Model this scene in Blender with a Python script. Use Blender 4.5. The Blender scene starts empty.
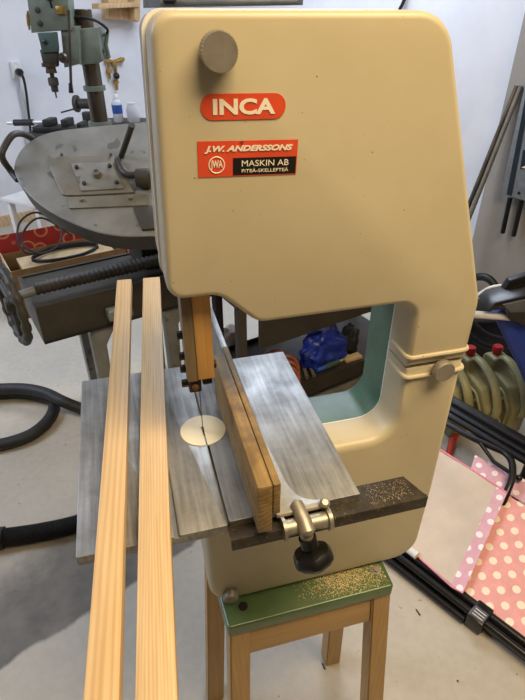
import bpy, bmesh, math, random
from mathutils import Vector, Matrix
random.seed(7)
SC = bpy.context.scene
COL = SC.collection
R = math.radians

# ------------------------------------------------------------------ camera geometry (metres; saw front face is the plane y=0)
FPX, PITCH, YAW = 526.0, R(33.3), R(14.9)
CAM = Vector((0.0, -0.53, 1.5))
FW = Vector((math.sin(YAW)*math.cos(PITCH), math.cos(YAW)*math.cos(PITCH), -math.sin(PITCH)))
RT = Vector((math.cos(YAW), -math.sin(YAW), 0))
UP = RT.cross(FW)
FH = Vector((math.sin(YAW), math.cos(YAW), 0))       # horizontal heading of the camera
ZUP = Vector((0, 0, 1))

def ray(x, y): return FW*FPX + RT*(x-262.5) + UP*(350-y)
def onplane(x, y, P, n):
    d = ray(x, y); return CAM + d*((P-CAM).dot(n)/d.dot(n))
def atY(x, y, Y): return onplane(x, y, Vector((0, Y, 0)), Vector((0, 1, 0)))
def atZ(x, y, Z): return onplane(x, y, Vector((0, 0, Z)), ZUP)
def atF(x, y, d): return onplane(x, y, CAM+FH*d, FH)  # on an upright plane d metres ahead of the camera
def az(deg): a = YAW+R(deg); return Vector((math.sin(a), math.cos(a), 0))
WL, WR = az(50), az(-40)                              # directions of the two walls of the room corner
WLP = CAM + WR*4.49                                   # a point on the far-left wall
WRP = CAM + WL*3.0                                    # a point on the right wall
def onL(x, y, off=0): return onplane(x, y, WLP-WR*off, WR)
def onR(x, y, off=0): return onplane(x, y, WRP-WL*off, WL)

# ------------------------------------------------------------------ materials
def nodes(name):
    m = bpy.data.materials.new(name); m.use_nodes = True
    nt = m.node_tree; b = nt.nodes['Principled BSDF']
    return m, nt, b
def srgb(c):
    return tuple(((v/255)/12.92 if v/255 <= .04045 else ((v/255+.055)/1.055)**2.4) for v in c)+(1,)
def noise(nt, scale, stretch=(1,1,1), detail=5, rough=.6, coord='Object', rot=(0,0,0), dist=0):
    tc = nt.nodes.new('ShaderNodeTexCoord'); mp = nt.nodes.new('ShaderNodeMapping')
    mp.inputs['Scale'].default_value = stretch; mp.inputs['Rotation'].default_value = rot
    nt.links.new(tc.outputs[coord], mp.inputs['Vector'])
    n = nt.nodes.new('ShaderNodeTexNoise'); n.inputs['Scale'].default_value = scale
    n.inputs['Detail'].default_value = detail; n.inputs['Roughness'].default_value = rough
    n.inputs['Distortion'].default_value = dist
    nt.links.new(mp.outputs['Vector'], n.inputs['Vector'])
    return n
def ramp(nt, src, stops):
    r = nt.nodes.new('ShaderNodeValToRGB')
    e = r.color_ramp.elements
    while len(e) < len(stops): e.new(.5)
    for el, (p, c) in zip(e, stops): el.position = p; el.color = c
    nt.links.new(src, r.inputs['Fac']); return r
def mixc(nt, fac, a, b):
    m = nt.nodes.new('ShaderNodeMix'); m.data_type = 'RGBA'
    for sock, v in ((m.inputs[0], fac), (m.inputs[6], a), (m.inputs[7], b)):
        if hasattr(v, 'is_output'): nt.links.new(v, sock)
        else: sock.default_value = v
    return m.outputs[2]
W1, B1 = (1,1,1,1), (0,0,0,1)
def mat(name, c1, c2=None, scale=10, rough=.5, metal=0, stretch=(1,1,1), bump=0, lo=.35, hi=.65, spots=None, spot_scale=120, spot_at=.72, coat=0, rough2=None):
    m, nt, b = nodes(name)
    b.inputs['Roughness'].default_value = rough; b.inputs['Metallic'].default_value = metal
    b.inputs['Coat Weight'].default_value = coat
    c2 = c2 or tuple(min(255, v*.9) for v in c1)
    n = noise(nt, scale, stretch)
    r = ramp(nt, n.outputs['Fac'], [(lo, srgb(c2)), (hi, srgb(c1))])
    out = r.outputs['Color']
    if spots:
        n2 = noise(nt, spot_scale, (1,1,1), 2, .5)
        r2 = ramp(nt, n2.outputs['Fac'], [(spot_at, B1), (spot_at+.03, W1)])
        out = mixc(nt, r2.outputs['Color'], out, srgb(spots))
    nt.links.new(out, b.inputs['Base Color'])
    if rough2 is not None:
        rr = ramp(nt, n.outputs['Fac'], [(lo, (rough2,)*3+(1,)), (hi, (rough,)*3+(1,))])
        nt.links.new(rr.outputs['Color'], b.inputs['Roughness'])
    if bump:
        bp = nt.nodes.new('ShaderNodeBump'); bp.inputs['Strength'].default_value = bump; bp.inputs['Distance'].default_value = .002
        nt.links.new(n.outputs['Fac'], bp.inputs['Height']); nt.links.new(bp.outputs['Normal'], b.inputs['Normal'])
    return m
def wood(name, c1, c2, axis=1, scale=1.0, rough=.55, dirt=None, lines=.5, seed=0):
    """long grain along one object axis: wavering growth lines and fine fibres"""
    m, nt, b = nodes(name); b.inputs['Roughness'].default_value = rough
    st = [1, 1, 1]; st[axis] = .045
    n1 = noise(nt, 130*scale, tuple(st), 4, .55, dist=.3)
    tc = nt.nodes.new('ShaderNodeTexCoord'); mp = nt.nodes.new('ShaderNodeMapping')
    st2 = [1, 1, 1]; st2[axis] = .04; mp.inputs['Scale'].default_value = st2; mp.inputs['Location'].default_value = (seed*.37, seed*.21, seed*.13)
    nt.links.new(tc.outputs['Object'], mp.inputs['Vector'])
    w = nt.nodes.new('ShaderNodeTexWave'); w.wave_type = 'RINGS'; w.rings_direction = 'XYZ'[axis]
    w.inputs['Scale'].default_value = 55*scale; w.inputs['Distortion'].default_value = 9; w.inputs['Detail'].default_value = 2; w.inputs['Detail Scale'].default_value = .6
    nt.links.new(mp.outputs['Vector'], w.inputs['Vector'])
    ra = ramp(nt, w.outputs['Color'], [(.1, srgb(c2)), (.75, srgb(c1))])
    mid = tuple((p+q)/2 for p, q in zip(c1, c2))
    rb = ramp(nt, n1.outputs['Fac'], [(.35, srgb(mid)), (.65, srgb(c1))])
    out = mixc(nt, lines, rb.outputs['Color'], ra.outputs['Color'])
    if dirt:
        n3 = noise(nt, 14, (1,1,1), 6, .7)
        r3 = ramp(nt, n3.outputs['Fac'], [(.48, B1), (.68, (.8,.8,.8,1))])
        out = mixc(nt, r3.outputs['Color'], out, srgb(dirt))
    nt.links.new(out, b.inputs['Base Color'])
    return m
def brushed(name, c1, c2, axis=1, rough=.35, metal=.9, scale=160):
    st = [1, 1, 1]; st[axis] = .05
    m, nt, b = nodes(name); b.inputs['Metallic'].default_value = metal
    n = noise(nt, scale, tuple(st), 5, .6); n2 = noise(nt, 9, (1,1,1), 6, .65)
    r1 = ramp(nt, n.outputs['Fac'], [(.3, srgb(c2)), (.7, srgb(c1))])
    r2 = ramp(nt, n2.outputs['Fac'], [(.4, srgb(c2)), (.65, srgb(c1))])
    nt.links.new(mixc(nt, .5, r1.outputs['Color'], r2.outputs['Color']), b.inputs['Base Color'])
    rr = ramp(nt, n2.outputs['Fac'], [(.35, (rough+.12,)*3+(1,)), (.7, (rough-.06,)*3+(1,))])
    nt.links.new(rr.outputs['Color'], b.inputs['Roughness'])
    return m
def polka(name, base, dot, pitch=.045, rad=.011):
    """dots in offset rows, laid out in the cloth's own UV (metres)"""
    m, nt, b = nodes(name); b.inputs['Roughness'].default_value = .75
    tc = nt.nodes.new('ShaderNodeTexCoord'); N = nt.nodes.new; L = nt.links.new
    sep = N('ShaderNodeSeparateXYZ'); L(tc.outputs['UV'], sep.inputs[0])
    def mth(op, a, c=None):
        q = N('ShaderNodeMath'); q.operation = op
        for i, v in enumerate((a, c)):
            if v is None: continue
            if hasattr(v, 'is_output'): L(v, q.inputs[i])
            else: q.inputs[i].default_value = v
        return q.outputs[0]
    def grid(ou, ov):
        u = mth('SUBTRACT', mth('FRACT', mth('DIVIDE', mth('ADD', sep.outputs[0], ou), pitch)), .5)
        v = mth('SUBTRACT', mth('FRACT', mth('DIVIDE', mth('ADD', sep.outputs[1], ov), pitch)), .5)
        return mth('SQRT', mth('ADD', mth('MULTIPLY', u, u), mth('MULTIPLY', v, v)))
    d = mth('MINIMUM', grid(0, 0), grid(pitch/2, pitch/2))
    f = mth('LESS_THAN', d, rad/pitch)
    n = noise(nt, 30)
    r = ramp(nt, n.outputs['Fac'], [(.3, srgb(tuple(v*.93 for v in base))), (.7, srgb(base))])
    L(mixc(nt, f, r.outputs['Color'], srgb(dot)), b.inputs['Base Color'])
    return m

M = {}
M['cream'] = mat('cream enamel', (193,182,153), (185,173,142), scale=5, rough=.42, spots=(122,96,62), spot_scale=210, spot_at=.755, bump=.03)
M['cream_side'] = mat('shaded cream enamel', (176,163,138), (160,148,124), scale=9, rough=.5)  # cream again, with the shade of the frame side mixed into the colour
M['seam'] = mat('seam with caught light', (242,239,232), (232,228,220), rough=.6)  # whitened: the light caught along the cover rim is in the colour
M['green_in'] = mat('sea green paint', (84,118,94), (66,98,76), scale=14, rough=.4)
M['green_plate'] = mat('leaf green paint', (84,108,66), (70,92,54), scale=12, rough=.32, coat=.3)
M['nickel'] = mat('dull nickel', (160,154,144), (138,131,120), scale=30, rough=.42, metal=.5)
M['alu'] = brushed('brushed aluminium', (206,208,210), (150,152,154), 1, .36, .85)
M['alu_table'] = brushed('worn grey table casting', (174,174,172), (106,105,102), 1, .42, .7)
M['cast_alu'] = mat('cast aluminium', (176,170,156), (150,144,130), scale=40, rough=.45, metal=.7, bump=.15)
M['rail'] = mat('dusty dark steel', (70,62,50), (48,42,34), scale=60, rough=.6, metal=.4, spots=(150,132,98), spot_scale=300, spot_at=.68)
M['black_plastic'] = mat('black plastic', (26,24,22), (18,17,16), rough=.3)
M['steel_dark'] = mat('dark oily steel', (70,60,50), (40,34,28), scale=40, rough=.45, metal=.6)
M['blade'] = mat('blade steel', (120,112,100), (80,74,66), scale=60, rough=.4, metal=.9)
M['insert'] = mat('ivory plastic insert', (232,222,192), (220,208,174), scale=9, rough=.45)
M['burn'] = mat('burnt slot', (66,44,24), (40,28,18), rough=.8)
M['red'] = mat('orange red enamel', (218,82,48), (206,74,42), scale=20, rough=.35)
M['sticker_red'] = mat('orange red sticker', (224,84,52), (210,74,46), scale=20, rough=.4, spots=(120,60,40), spot_scale=70, spot_at=.7)
M['sticker_black'] = mat('black print', (24,20,18), (16,14,12), rough=.45)
M['white_print'] = mat('off-white print', (240,232,214), (232,222,200), rough=.5)
M['guard_wood'] = wood('honey wood', (208,160,92), (186,134,70), 2, 1, .5, lines=.15)
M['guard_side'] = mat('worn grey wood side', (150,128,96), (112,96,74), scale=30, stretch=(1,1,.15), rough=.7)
M['fence_wood'] = wood('weathered fence board', (160,130,76), (96,74,40), 1, .9, .6, dirt=(74,54,30), lines=.32)
M['plank'] = wood('planed pine', (208,180,134), (178,138,90), 1, .8, .5, lines=.38, seed=1)
M['plank2'] = wood('planed spruce', (210,184,140), (182,144,98), 1, 1.7, .5, lines=.38, seed=5)
M['stand_wood'] = wood('varnished beech', (182,146,90), (154,118,68), 2, .8, .5, lines=.18)
M['apron_wood'] = wood('varnished beech board', (188,152,96), (164,126,74), 0, .6, .5, lines=.12)
M['sawdust'] = mat('sawdust', (226,204,160), (206,180,132), rough=.9)
M['machine'] = mat('grey machine paint', (130,131,128), (104,105,102), scale=7, rough=.42, spots=(92,93,90), spot_scale=16, spot_at=.62)
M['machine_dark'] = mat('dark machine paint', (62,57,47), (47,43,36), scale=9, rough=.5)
M['machine_light'] = mat('steel machine plate', (128,124,112), (112,108,98), scale=14, rough=.4, metal=.3)
M['iron'] = mat('black iron', (52,52,48), (38,38,35), scale=20, rough=.5, metal=.3)
M['drill'] = mat('drill grey green', (116,124,112), (98,106,94), scale=9, rough=.45)
M['drill_teal'] = mat('drill teal', (66,88,84), (52,72,68), rough=.45)
M['column'] = mat('oily column steel', (104,94,80), (62,54,44), scale=30, stretch=(1,1,.1), rough=.35, metal=.7)
M['brass'] = mat('brass', (192,156,84), (150,116,56), scale=30, rough=.35, metal=.8)
M['white_plastic'] = mat('white plastic', (226,226,222), (216,216,212), rough=.4)
M['rubber'] = mat('black rubber', (36,36,37), (25,25,26), scale=30, rough=.6)
M['cable'] = mat('black cable', (28,28,30), (20,20,22), rough=.5)
M['cable_grey'] = mat('grey cable', (176,178,184), (160,162,168), rough=.5)
M['pine_shelf'] = wood('pine shelf', (206,174,130), (176,138,90), 2, .4, .6)
M['card'] = mat('brown cardboard', (132,98,54), (118,86,46), scale=16, rough=.8)
M['card_pale'] = mat('pale card edge', (196,176,140), (180,160,124), rough=.8)
M['ply'] = mat('pale plywood', (206,184,144), (188,164,122), scale=10, stretch=(1,.1,1), rough=.7)
M['pink_cloth'] = mat('pink cloth', (216,110,122), (196,86,98), scale=30, rough=.8)
M['paper'] = mat('white paper', (232,232,238), (222,222,228), rough=.8)
M['blue_label'] = mat('blue label', (54,96,176), (44,82,156), rough=.45)
M['clear'] = mat('cloudy clear plastic', (214,218,226), (196,200,210), rough=.3)
M['olive'] = mat('olive plastic', (146,140,98), (124,118,80), scale=12, rough=.45)
M['rust'] = mat('rusty screw', (112,82,50), (74,50,30), scale=80, rough=.6, metal=.4)
M['red_cap'] = mat('red plastic', (186,34,36), (166,28,30), rough=.4)
M['blue_plastic'] = mat('blue plastic', (28,58,150), (20,44,120), rough=.4)
M['blue_bag'] = mat('crumpled blue bag', (30,56,170), (14,28,96), scale=22, rough=.4, bump=.6)
M['grey_plastic'] = mat('charcoal plastic', (84,86,90), (72,74,78), rough=.5)
M['black_paint'] = mat('black painted tube', (24,23,24), (16,16,17), rough=.28)
M['chrome'] = mat('steel with painted sheen', (222,222,224), (206,206,208), rough=.3, metal=.2)  # near-white base stands in for the window reflected in the steel tube
M['dots'] = polka('pink cloth with cream dots', (236,168,164), (242,226,206), .060, .0112)
M['dots_lilac'] = polka('lilac pink cloth with white dots', (220,172,190), (240,232,236), .056, .0098)
M['lining'] = mat('pale grey lining', (206,192,178), (192,178,164), scale=8, rough=.7)
M['pink_edge'] = mat('pink piping', (232,150,168), (222,136,156), rough=.7)
M['red_hose'] = mat('red hose', (196,58,36), (176,48,30), rough=.45)
M['leather'] = mat('orange brown leather', (166,92,52), (124,62,34), scale=18, rough=.6, bump=.3)
M['bench'] = mat('dark brown steel', (58,50,41), (46,40,33), scale=9, rough=.55)
M['toolbox'] = mat('grey hammered box', (128,132,134), (114,118,120), scale=40, rough=.5, metal=.2)
M['navy'] = mat('dark petrol stripe', (20,34,46), (16,28,38), rough=.45)
M['wall'] = mat('white painted wall', (222,222,226), (214,214,219), scale=4, rough=.85)
M['wall_grey'] = mat('greyer pillar', (158,153,146), (150,145,138), scale=4, rough=.85)  # pillar colour a tone greyer than the walls
M['ceiling'] = mat('white ceiling', (236,236,236), (230,230,230), rough=.9)
M['skirting'] = wood('pine skirting', (206,178,140), (180,146,104), 0, .4, .6)

# ------------------------------------------------------------------ mesh helpers
ORI = {}
def obj(name, bm, m, parent=None, smooth=True, ms=None):
    me = bpy.data.meshes.new(name)
    bmesh.ops.recalc_face_normals(bm, faces=bm.faces)
    bm.to_mesh(me); bm.free()
    for q in (ms or [m]): me.materials.append(q)
    o = bpy.data.objects.new(name, me); COL.objects.link(o)
    if parent is not None:
        L = ORI[parent.name]; me.transform(Matrix.Translation(-L)); o.parent = parent
    else:
        vs = [v.co for v in me.vertices]
        L = Vector(((min(v.x for v in vs)+max(v.x for v in vs))/2, (min(v.y for v in vs)+max(v.y for v in vs))/2, min(v.z for v in vs)))
        me.transform(Matrix.Translation(-L)); o.location = L
    ORI[o.name] = L
    if smooth:
        me.polygons.foreach_set('use_smooth', [True]*len(me.polygons))
        me.set_sharp_from_angle(angle=R(38))
    return o
def tag(o, label, cat, group=None, kind=None):
    o['label'] = label; o['category'] = cat
    if group: o['group'] = group
    if kind: o['kind'] = kind
    return o
def thing(name, loc, label, cat, group=None):
    o = bpy.data.objects.new(name, None); COL.objects.link(o); o.location = loc; o.empty_display_size = .05
    ORI[o.name] = Vector(loc); return tag(o, label, cat, group)
def struct(name, bm, m, parent=None):
    o = obj(name, bm, m, parent)
    if parent is None: o['kind'] = 'structure'
    return o
def dup(root, loc, rotz, label):
    r = root.copy(); COL.objects.link(r); r.location = loc; r.rotation_euler = (0, 0, rotz); r['label'] = label
    for ch in list(root.children):
        c = ch.copy(); COL.objects.link(c); c.parent = r
        for g in ch.children:
            d = g.copy(); COL.objects.link(d); d.parent = c
    return r
def NB(): return bmesh.new()
def box(bm, lo, hi, bev=0, T=None, mi=0):
    lo, hi = Vector(lo), Vector(hi); c = (lo+hi)/2; s = hi-lo
    r = bmesh.ops.create_cube(bm, size=1, matrix=Matrix.Translation(c) @ Matrix.Diagonal((abs(s.x), abs(s.y), abs(s.z), 1)))
    vs = r['verts']
    if bev:
        es = list({e for v in vs for e in v.link_edges})
        g = bmesh.ops.bevel(bm, geom=es, offset=bev, segments=2, affect='EDGES', profile=.5)
        vs = list({v for f in g['faces'] for v in f.verts} | {v for v in vs if v.is_valid})
        vs = list({w for v in vs for f in v.link_faces for w in f.verts})
    if T is not None: bmesh.ops.transform(bm, matrix=T, verts=vs)
    if mi:
        for f in {f for v in vs for f in v.link_faces}: f.material_index = mi
    return vs
def frame3(a, n):
    a = a.normalized(); x = n.cross(a)
    if x.length < 1e-5: x = Vector((1,0,0)).cross(a)
    if x.length < 1e-5: x = Vector((0,1,0)).cross(a)
    x.normalize(); return x, a.cross(x)
def tube(bm, pts, r, seg=10, closed=False, cap=True):
    """tube along a path; r a number or one per point"""
    pts = [Vector(p) for p in pts]; n = len(pts); rings = []; ref = None
    for i, p in enumerate(pts):
        if closed: d = pts[(i+1) % n]-pts[i-1]
        else: d = pts[min(i+1, n-1)]-pts[max(i-1, 0)]
        d.normalize()
        if ref is None: x, y = frame3(d, ZUP)
        else:
            x = ref-d*ref.dot(d); x.normalize(); y = d.cross(x)
        ref = x; rr = r[i] if hasattr(r, '__len__') else r
        rings.append([bm.verts.new(p+(x*math.cos(t)+y*math.sin(t))*rr) for t in [2*math.pi*k/seg for k in range(seg)]])
    for i in range(n if closed else n-1):
        A, B = rings[i], rings[(i+1) % n]
        for k in range(seg): bm.faces.new((A[k], A[(k+1) % seg], B[(k+1) % seg], B[k]))
    if cap and not closed:
        bm.faces.new(rings[0][::-1]); bm.faces.new(rings[-1])
def smooth_path(pts, n=8, closed=False):
    pts = [Vector(p) for p in pts]; out = []; N = len(pts)
    for i in range(N if closed else N-1):
        g = (lambda k: pts[k % N]) if closed else (lambda k: pts[max(0, min(N-1, k))])
        p0, p1, p2, p3 = g(i-1), g(i), g(i+1), g(i+2)
        for k in range(n):
            t = k/n
            out.append(.5*((2*p1)+(p2-p0)*t+(2*p0-5*p1+4*p2-p3)*t*t+(3*p1-p0-3*p2+p3)*t**3))
    if not closed: out.append(pts[-1])
    return out
def lathe(bm, prof, P, axis, seg=28, wob=None):
    """prof: (radius, height) along axis from P; wob(k) scales the radius round the axis"""
    a = Vector(axis).normalized(); x, y = frame3(a, ZUP if abs(a.z) < .9 else Vector((1,0,0))); P = Vector(P); rings = []
    for r, h in prof:
        if r <= 1e-6: rings.append([bm.verts.new(P+a*h)]); continue
        rings.append([bm.verts.new(P+a*h+(x*math.cos(2*math.pi*k/seg)+y*math.sin(2*math.pi*k/seg))*r*(wob(k) if wob else 1)) for k in range(seg)])
    for A, B in zip(rings, rings[1:]):
        for k in range(seg):
            k2 = (k+1) % seg
            if len(A) == 1 and len(B) == 1: continue
            if len(A) == 1: bm.faces.new((A[0], B[k2], B[k]))
            elif len(B) == 1: bm.faces.new((A[k], A[k2], B[0]))
            else: bm.faces.new((A[k], A[k2], B[k2], B[k]))
    if len(rings[0]) > 1: bm.faces.new(rings[0][::-1])
    if len(rings[-1]) > 1: bm.faces.new(rings[-1])
def rpoly(pts, n=7):
    """2-D polygon with rounded corners: (x, y, r)"""
    out = []; N = len(pts)
    for i in range(N):
        p = Vector(pts[i][:2]); r = pts[i][2] if len(pts[i]) > 2 else 0
        if r <= 0: out.append(p); continue
        a = (Vector(pts[i-1][:2])-p).normalized(); b = (Vector(pts[(i+1) % N][:2])-p).normalized()
        ang = a.angle(b); t = r/math.tan(ang/2)
        t = min(t, (Vector(pts[i-1][:2])-p).length*.49, (Vector(pts[(i+1) % N][:2])-p).length*.49); rr = t*math.tan(ang/2)
        c = p+(a+b).normalized()*(rr/math.sin(ang/2))
        s, e = p+a*t-c, p+b*t-c
        a0 = math.atan2(s.y, s.x); d = math.atan2(e.y, e.x)-a0
        while d > math.pi: d -= 2*math.pi
        while d < -math.pi: d += 2*math.pi
        for k in range(n+1):
            q = a0+d*k/n; out.append(c+Vector((math.cos(q), math.sin(q)))*rr)
    return out
def prism(bm, pts3, ext, bev=0, seg=3, both=False, mi=0):
    """closed outline of 3-D points pushed along ext; bev rounds the rim of the first face"""
    ext = Vector(ext); A = [bm.verts.new(Vector(p)) for p in pts3]; B = [bm.verts.new(Vector(p)+ext) for p in pts3]
    n = len(A); fs = [bm.faces.new(A), bm.faces.new(B[::-1])]
    for i in range(n): fs.append(bm.faces.new((A[i], B[i], B[(i+1) % n], A[(i+1) % n])))
    for f in fs: f.material_index = mi
    bmesh.ops.recalc_face_normals(bm, faces=fs)
    if bev:
        es = [bm.edges.get((A[i], A[(i+1) % n])) for i in range(n)]
        if both: es += [bm.edges.get((B[i], B[(i+1) % n])) for i in range(n)]
        bmesh.ops.bevel(bm, geom=es, offset=bev, segments=seg, affect='EDGES', profile=.5, clamp_overlap=True)
    return fs
def xz(pts, y): return [(p[0], y, p[1]) for p in pts]
def xy(pts, z): return [(p[0], p[1], z) for p in pts]
def cyl(bm, a, b, r, seg=16): tube(bm, [a, b], r, seg)
def hexhead(bm, P, axis, r, h): lathe(bm, [(r, 0), (r, h*.8), (r*.85, h)], P, axis, 6)
def text_bm(s, P, xdir, ydir, height, width=None, depth=.0004, shear=0, bold=0):
    """raised lettering: baseline-left at P, along xdir, up ydir"""
    cu = bpy.data.curves.new('lettering', 'FONT'); cu.body = s; cu.size = 1; cu.extrude = 0; cu.shear = shear; cu.offset = bold
    cu.resolution_u = 4
    t = bpy.data.objects.new('lettering', cu); COL.objects.link(t)
    dg = bpy.context.evaluated_depsgraph_get(); me = bpy.data.meshes.new_from_object(t.evaluated_get(dg))
    bpy.data.objects.remove(t); bpy.data.curves.remove(cu)
    bm = NB(); bm.from_mesh(me); bpy.data.meshes.remove(me)
    xs = [v.co.x for v in bm.verts]; ys = [v.co.y for v in bm.verts]
    x0, x1, y0, y1 = min(xs), max(xs), min(ys), max(ys)
    sy = height/(y1-y0); sx = width/(x1-x0) if width else sy
    X, Y = Vector(xdir).normalized(), Vector(ydir).normalized(); Z = X.cross(Y)
    for v in bm.verts: v.co = Vector(P)+X*((v.co.x-x0)*sx)+Y*((v.co.y-y0)*sy)
    g = bmesh.ops.extrude_face_region(bm, geom=list(bm.faces))
    bmesh.ops.translate(bm, verts=[q for q in g['geom'] if isinstance(q, bmesh.types.BMVert)], vec=Z*depth)
    return bm
def slab(bm, px, d, t, bev=0, both=False):
    """outline seen at the given pixels, standing upright d metres ahead, t thick"""
    prism(bm, [atF(x, y, d) for x, y in px], FH*t, bev, 2, both)

# ================================================================== the band saw
SAW = thing('bandsaw', (.24, .07, .618), 'cream enamelled vertical band saw with a red oval badge, on a green and wooden stand', 'band saw')
YM, YB = .058, .135
up_out = rpoly([(.0315,1.222,.02), (.090,1.222,.03), (.136,1.178,.03), (.350,1.178,.026), (.350,1.074), (.444,1.074), (.444,1.168,.06), (.327,1.4955,.045), (.0425,1.4965,.022)])
lo_out = rpoly([(.350,1.072), (.350,.944,.04), (.048,.944,.015), (.048,.618,.045), (.444,.618,.05), (.447,.8,.3), (.444,1.072)])
b = NB(); prism(b, xz(up_out, 0), (0, YM-.002, 0), .0075, 4); obj('upper_cover', b, M['cream'], SAW)
b = NB(); prism(b, xz(lo_out, 0), (0, YM-.002, 0), .013, 5); obj('lower_cover', b, M['cream'], SAW)
fr_out = rpoly([(.0315,1.224,.02), (.092,1.224,.03), (.138,1.181,.03), (.353,1.181,.026), (.353,.941,.036), (.050,.941,.015), (.050,.618,.045), (.442,.618,.05), (.442,1.168,.06), (.325,1.4945,.045), (.0415,1.4955,.02)])
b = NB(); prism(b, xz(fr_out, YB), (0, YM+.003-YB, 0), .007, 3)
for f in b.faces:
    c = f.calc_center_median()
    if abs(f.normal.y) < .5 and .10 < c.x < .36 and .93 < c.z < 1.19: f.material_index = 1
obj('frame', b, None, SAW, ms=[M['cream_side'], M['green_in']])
cg = Vector((.22,1.05))
b = NB(); prism(b, xz([(x-(.0022 if z > 1.21 else .0) if x < .2 else x-.001, z+(.0018 if z > 1.3 else 0)) for x, z in fr_out], YM-.0025), (0, .006, 0)); obj('seam_strip', b, M['seam'], SAW)
# raised ribs round the column with the locking knob between them
for zz in (1.091, 1.0575):
    b = NB(); tube(b, smooth_path([(.3495,.052,zz), (.3492,.012,zz), (.3525,.0,zz), (.362,-.0015,zz), (.40,-.0015,zz), (.432,-.0015,zz), (.4425,.002,zz), (.4445,.012,zz)], 5), .0033, 8)
    obj('cover_rib', b, M['cream'], SAW)
def knob(P, r, h, lab=None):
    b = NB(); n = 72
    lathe(b, [(r*.5, .0), (r*.5, h*.25), (r*.96, h*.28), (r, h*.36), (r, h*.92), (r*.95, h)], (P[0], P[1]+.001, P[2]), (0,-1,0), n, lambda k: 1 if k % 2 else .965)
    return obj('locking_knob', b, M['nickel'], SAW)
knob((.0985,0,1.4655), .0168, .018)
knob((.402,-.001,1.068), .0158, .017)
b = NB(); lathe(b, [(.008,0),(.008,.004),(.0138,.0045),(.014,.016),(.0125,.018)], (.084,.004,.645), (-.15,-1,-.1), 10); obj('hinge_bolt', b, M['nickel'], SAW)
# oval badge
bx0, bx1, bz0, bz1 = .0812, .1640, 1.4078, 1.4305
b = NB(); prism(b, xz(rpoly([(bx0,bz0,.0113),(bx1,bz0,.0113),(bx1,bz1,.0113),(bx0,bz1,.0113)]), -.0008), (0,.001,0)); bd = obj('badge', b, M['red'], SAW)
obj('lettering', text_bm('INCA', (bx0+.0115,-.0009,bz0+.0044), (1,0,0), (0,0,1), .0140, .061, bold=.035), M['white_print'], bd)
# dealer sticker
sx0, sx1, sz0, sz1 = .0755, .1775, 1.3545, 1.3885
b = NB(); prism(b, xz([(sx0,sz0),(sx1,sz0),(sx1,sz1),(sx0,sz1)], -.0006), (0,.0008,0)); sd = obj('dealer_sticker', b, M['sticker_red'], SAW)
b = NB(); prism(b, xz([(sx0+.035,sz0+.001),(sx1-.001,sz0+.001),(sx1-.001,sz0+.0178),(sx0+.035,sz0+.0178)], -.0008), (0,.0004,0)); obj('black_panel', b, M['sticker_black'], sd)
obj('lettering', text_bm('J.W. ANDERSSONS', (sx0+.0065,-.0009,sz0+.0225), (1,0,0), (0,0,1), .0072, .09, shear=.3, bold=.045), M['white_print'], sd)
obj('lettering', text_bm('MASKIN AB', (sx0+.044,-.0009,sz0+.0095), (1,0,0), (0,0,1), .0058, .049, bold=0), M['white_print'], sd)
obj('lettering', text_bm('PITEÅ-SKELLEFTEÅ', (sx0+.044,-.0009,sz0+.0035), (1,0,0), (0,0,1), .0042, .049, bold=0), M['white_print'], sd)
b = NB(); c0 = Vector((sx0+.0185,-.0007,sz0+.0115)); tube(b, [c0+Vector((math.cos(t)*.0078,0,math.sin(t)*.0078)) for t in [2*math.pi*k/32 for k in range(32)]], .0006, 5, True)
obj('emblem_ring', b, M['white_print'], sd)
obj('lettering', text_bm('JWA', c0+Vector((-.006,-.0002,-.0045)), (1,0,0), (0,0,1), .009, .012, bold=.03), M['white_print'], sd)
def tilt(o, c, deg):
    c = Vector(c)-ORI[SAW.name]; o.matrix_local = Matrix.Translation(c) @ Matrix.Rotation(R(deg), 4, 'Y') @ Matrix.Translation(-c)
tilt(bd, ((bx0+bx1)/2,0,(bz0+bz1)/2), 1.3); tilt(sd, ((sx0+sx1)/2,0,(sz0+sz1)/2), 1.9)
# blade, guard, guides
b = NB(); box(b, (.0662,.067,.70), (.0669,.0732,1.24)); obj('blade', b, M['blade'], SAW)
b = NB(); box(b, (.0612,.026,1.089), (.0832,.058,1.24), .0012); gd = obj('blade_guard', b, M['guard_wood'], SAW)
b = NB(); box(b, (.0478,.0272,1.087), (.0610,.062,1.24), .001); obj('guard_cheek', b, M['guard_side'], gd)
b = NB(); box(b, (.049,.031,1.066), (.0655,.064,1.0865), .002); box(b, (.0678,.034,1.074), (.081,.062,1.0885), .002); box(b, (.052,.0745,1.068), (.08,.084,1.2), .001)
gb = obj('blade_guide', b, M['steel_dark'], SAW)
for z in (1.150, 1.118, 1.098, 1.074):
    b = NB(); hexhead(b, (.0485,.045,z), (-1,0,0), .0055, .008); obj('guide_bolt', b, M['steel_dark'], gb)
b = NB(); lathe(b, [(.006,0),(.006,.004),(.004,.005)], (.083,.04,1.102), (1,0,0), 16); obj('guide_bolt', b, M['steel_dark'], gb)
b = NB(); lathe(b, [(.0045,0),(.0045,.004),(.002,.005)], (.057,.031,1.076), (0,-1,0), 12); obj('guide_bolt', b, M['rust'], gb)
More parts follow.
